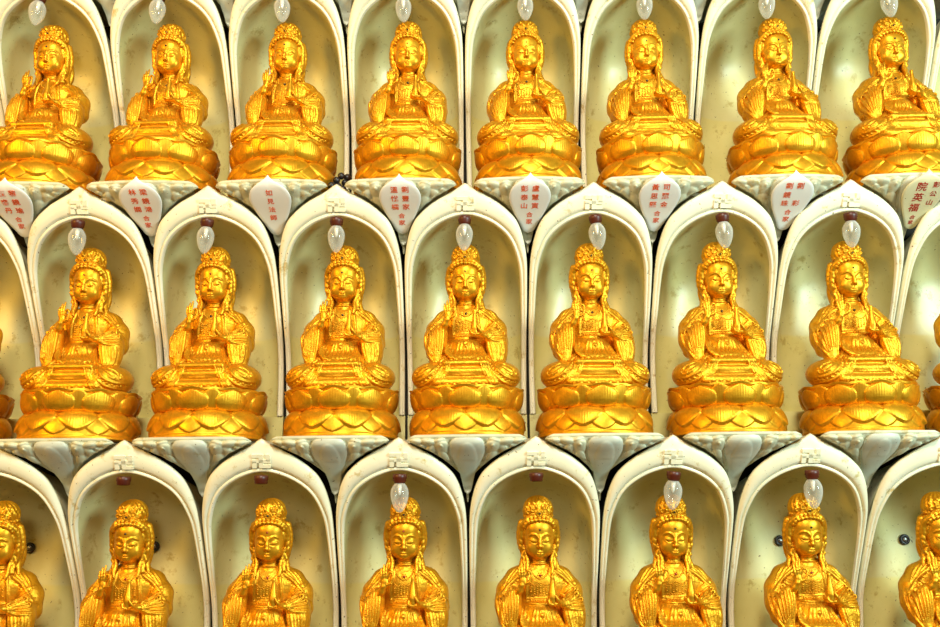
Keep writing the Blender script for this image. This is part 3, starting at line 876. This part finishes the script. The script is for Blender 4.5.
# statue offsets: row, k -> (dx mm, dy mm, turn deg)
DX = {1: [9, 7, 3, 6, 3, 3, 18, 13], 0: [3, 5, 3, 7, 0, -4, -2, 4, 2], -1: [8, 0, 6, 6, 4, 2, 0, 0]}
ADJ = {}
for r in ROWS:
    for k in ROWS[r][1]: ADJ[(r, k)] = (DX[r][ROWS[r][1].index(k)], random.uniform(-2, 2), random.uniform(-2.5, 2.5))

def main():
    # setting
    mb = MB(); mb.box((-1150, 160, -800), (1150, 190, 930))
    o = mobj('wall_back', mb.mesh('wall_back', DARKWALL, False), None, (0, 0, EYE)); tag(o, kind='structure')
    for n, r in enumerate((2, 1, 0, -1)):
        mb = MB(); mb.box((-1150, 40, -5), (1150, 160, -.4))
        o = mobj('trim_%d' % (n+1), mb.mesh('ledge', LEDGE, False), None, (0, 0, ledge_z(r))); tag(o, kind='structure')
    mb = MB(); mb.box((-1150, 60, -800), (1150, 160, -327.0))
    o = mobj('trim_5', mb.mesh('base', LEDGE, False), None, (0, 0, EYE)); tag(o, kind='structure')
    # prototypes
    st0 = build_statue(); ni0 = build_niche(); co0 = build_corbel(); bu0 = build_bulb(); so_me = build_socket()
    used = set()
    def inst(proto, parent=None):
        if proto.name in used: return copy_tree(proto)
        used.add(proto.name); return proto
    gp = {1: 'gold statues in the top row', 0: 'gold statues in the middle row', -1: 'gold statues in the bottom row'}
    red = {(1, -4): 0, (1, -2): 1}
    for r, (rname, ks, _) in ROWS.items():
        for i, k in enumerate(ks):
            x = niche_x(r, k); z = ledge_z(r)
            where = '%s-from-left gold statue in the %s' % (ORD[i], rname)
            s = inst(st0)
            dx, dy, tr = ADJ[(r, k)]
            s.location = (x + dx*MM, 0.0475 + dy*MM*.2, z); s.rotation_euler = (0, 0, math.radians(tr))
            tag(s, 'gold seated robed statue on a lotus base, %s from the left in the %s' % (ORD[i], rname), 'statue', gp[r])
            fj = [c for c in s.children if c.name.startswith('forehead')][0]
            isred = FOREHEAD.get((r, k), 'b')
            for slot in fj.material_slots: slot.link = 'OBJECT'; slot.material = REDGEM if isred == 'r' else BLACKGEM
            cj = [c for c in s.children if c.name.startswith('chest')][0]
            for slot in cj.material_slots: slot.link = 'OBJECT'; slot.material = REDGEM if r == -1 else BLACKGEM
            nI = inst(ni0); nI.location = (x, 0, z)
            tag(nI, 'cream arched niche behind the %s' % where, 'niche', 'arched wall niches in the ' + rname)
            c = inst(co0); c.location = (x, 0, z - .0003)
            if r == -1: pass
            tag(c, 'cream carved corbel under the %s' % where, 'corbel', 'carved corbels under the ' + rname)
            if (r, k) in BULBS:
                b = inst(bu0); b.location = (x + random.uniform(-1.5, 1.5)*MM, -0.002, z + .3050); b.rotation_euler = (math.radians(random.uniform(-6, 2)), math.radians(random.uniform(-4, 4)), random.uniform(0, 6))
                tag(b, 'clear glass bulb in maroon socket above the %s' % where, 'light bulb', 'bulbs hanging in the niches')
            elif (r, k) in SOCKETS:
                o = mobj('lamp_socket', so_me, None, (x, -0.002, z + .3050))
                tag(o, 'empty maroon lamp socket above the %s' % where, 'socket', 'empty lamp sockets')
    nI = copy_tree(ni0); nI.location = (niche_x(1, -5), 0, ledge_z(1))
    tag(nI, 'cream arched niche cut by the left picture edge in the top row', 'niche', 'arched wall niches in the top row')
    nI = copy_tree(ni0); nI.location = (niche_x(1, 4), 0, ledge_z(1))
    tag(nI, 'cream arched niche cut by the right picture edge in the top row', 'niche', 'arched wall niches in the top row')
    for k in range(-4, 4):                    # corbels of the row above, cut by the top of the photo
        c = copy_tree(co0); c.location = (k*PITCH, 0, ledge_z(2) - .0003)
        tag(c, 'cream carved corbel at the upper picture edge, %s from the left' % ORD[k+4], 'corbel', 'carved corbels above the top row')
    # white leaf plaques with red lettering on the corbels of the top row
    ang = math.atan2(46.0, 70.0)
    pm = plaque_mesh(PLQ); pm2 = plaque_mesh(OLDPLQ)
    for i, k in enumerate(ROWS[1][1]):
        cols, desc, dx, rot = PLAQUES[i]
        p = empty('plaque', (niche_x(1, k) + dx*MM, 0, ledge_z(1) - .0003))
        tag(p, desc, 'plaque', 'leaf shaped name plaques')
        mobj('plate', pm2 if i == 7 else pm, p)
        mobj('inscription', text_mesh(cols, DEEPRED if i == 7 else RED), p)
    # black fittings on the back of the bottom row niches
    kb = MB(); kb.lathe([(7.6, 0), (7.8, 2), (6.8, 4.2), (4.6, 4.6), (4.0, 3.0), (.3, 3.0)], n=22)
    km = kb.mesh('ring', BLACK)
    cm_ = MB(); cm_.lathe([(3.7, 1), (3.7, 3.6), (2.6, 4.4), (.2, 4.6)], n=16); cmm = cm_.mesh('core', STEEL)
    for k, nm in ((-3, 'first'), (-2, 'second'), (3, 'seventh'), (4, 'eighth')):
        e = empty('black_fitting', (niche_x(-1, k) + (-.004 if k < 0 else .0), 0.1455, ledge_z(-1) + .212)); e.rotation_euler = (math.radians(90), 0, 0)
        tag(e, 'round black fitting behind the %s-from-left gold statue in the bottom row' % nm, 'fitting', 'black fittings in the bottom row')
        mobj('ring', km, e); mobj('core', cmm, e)
    # dark prayer beads lying in the gap between two statues of the top row
    pb = empty('prayer_beads', (-0.18, 0.0, ledge_z(1)))
    tag(pb, 'string of dark round beads between two statues in the top row', 'beads')
    bm_ = MB(); bm_.ball((0, 0, 0), 5.2, 16, 11); bme = bm_.mesh('bead', BLACK)
    for (x, y, zz) in ((-11, 12, 5.3), (-2, 20, 7), (-5, 22, 17), (1, 26, 25), (9, 32, 25), (-9, 24, 10), (6, 30, 16), (3, 31, 7)):
        mobj('bead', bme, pb, (x*MM, y*MM, zz*MM))
    # light: cool daylight from the right, warm hall lamps to the left and above
    def area(name, loc, tgt, size, energy, col, sizey=None):
        l = bpy.data.lights.new(name, 'AREA'); l.shape = 'RECTANGLE'; l.size = size; l.size_y = sizey or size; l.energy = energy; l.color = col
        o = bpy.data.objects.new(name, l); COL.objects.link(o); o.location = loc
        o.rotation_euler = (Vector(tgt) - Vector(loc)).to_track_quat('-Z', 'Y').to_euler()
        o['label'] = name.replace('_', ' ')
        return o
    for a in LIGHTS: area(*a)
    w = bpy.data.worlds.new('room'); SC.world = w; w.use_nodes = True
    bg = w.node_tree.nodes['Background']; bg.inputs[0].default_value = WORLD[0]; bg.inputs[1].default_value = WORLD[1]
    # camera
    cam = bpy.data.cameras.new('camera'); co = bpy.data.objects.new('camera', cam); COL.objects.link(co)
    cam.sensor_width = 36; cam.lens = 36*900/940; cam.clip_start = .01
    co.matrix_world = Matrix.Translation((0.0054, -1.198, EYE)) @ Matrix.Rotation(math.radians(103), 4, 'X') @ Matrix.Rotation(math.radians(-0.55), 4, 'Z')
    SC.camera = co
    SC.view_settings.view_transform = 'Standard'; SC.view_settings.look = 'None'
    SC.view_settings.exposure = EXPOSURE; SC.view_settings.gamma = 1; SC.view_settings.use_curve_mapping = False

FOREHEAD = {(0, -2): 'r', (0, 1): 'r', (-1, -3): 'r', (-1, -1): 'r', (-1, 0): 'r', (1, -3): 'b'}
BULBS = {(1, k) for k in range(-4, 4)} | {(0, k) for k in range(-3, 4)} | {(-1, 0), (-1, 2), (-1, 3)}
SOCKETS = {(-1, -3), (-1, -2), (-1, -1), (-1, 1)}
def two(l, r, t='合家', ls=10.6):
    return [(l, -7.6, -23, ls, 14.6), (r, 7.6, -23, ls, 14.6), (t, 0.5, -68, 9.4, 12.2)]
PLAQUES = [
    (two('伍睿丹', '黎鏡瑜'), 'white leaf plaque, two red columns, under the first-from-left statue in the top row', 0, 0),
    (two('林秀嫻', '梁鏡鴻'), 'white leaf plaque, two red columns, under the second-from-left statue in the top row', 0, 0),
    ([('如見法師', 0, -26, 10, 14.4)], 'white leaf plaque with one column of four red characters', 0, 0),
    (two('溫悅橋', '劉豐家'), 'white leaf plaque, two red columns, under the fourth-from-left statue in the top row', 0, 0),
    (two('彭泰山', '盧慧寅'), 'white leaf plaque, two red columns, under the fifth-from-left statue in the top row', 0, 0),
    (two('黃思堅', '司麗金'), 'white leaf plaque, two red columns, under the sixth-from-left statue in the top row', 0, 0),
    (two('劉鏡珠', '劉　彩'), 'white leaf plaque, gap in its red right column, under the seventh top row statue', 4, 0),
    ([('院英福', -6, -26, 15, 18), ('彭公山', 13, -23, 10, 15), ('合家', -2, -79, 7.5, 9)], 'yellowed leaf plaque with large brushed dark red characters', 6, 0),
]
LIGHTS = [
    ('daylight_right', (1.7, -1.5, EYE+.5), (0, 0, EYE+.2), 0.6, 44, (0.72, 1.0, 0.98)),
    ('hall_lamp_left', (-1.5, -1.3, EYE+.7), (0, 0, EYE+.2), .4, 20, (1.0, 0.54, 0.08)),
    ('hall_lamp_above', (0.1, -2.1, EYE+1.6), (0, 0, EYE+.2), .5, 50, (1.0, 0.93, 0.76)),
    ('front_fill', (-.1, -2.3, EYE+.6), (0, 0, EYE+.2), .3, 10, (1.0, 0.93, 0.72)),  # added fill light behind the camera, lifts the niche interiors; not a hall lamp
]
WORLD = ((0.95, 0.86, 0.62, 1), 0.035)
EXPOSURE = 0.08
main()
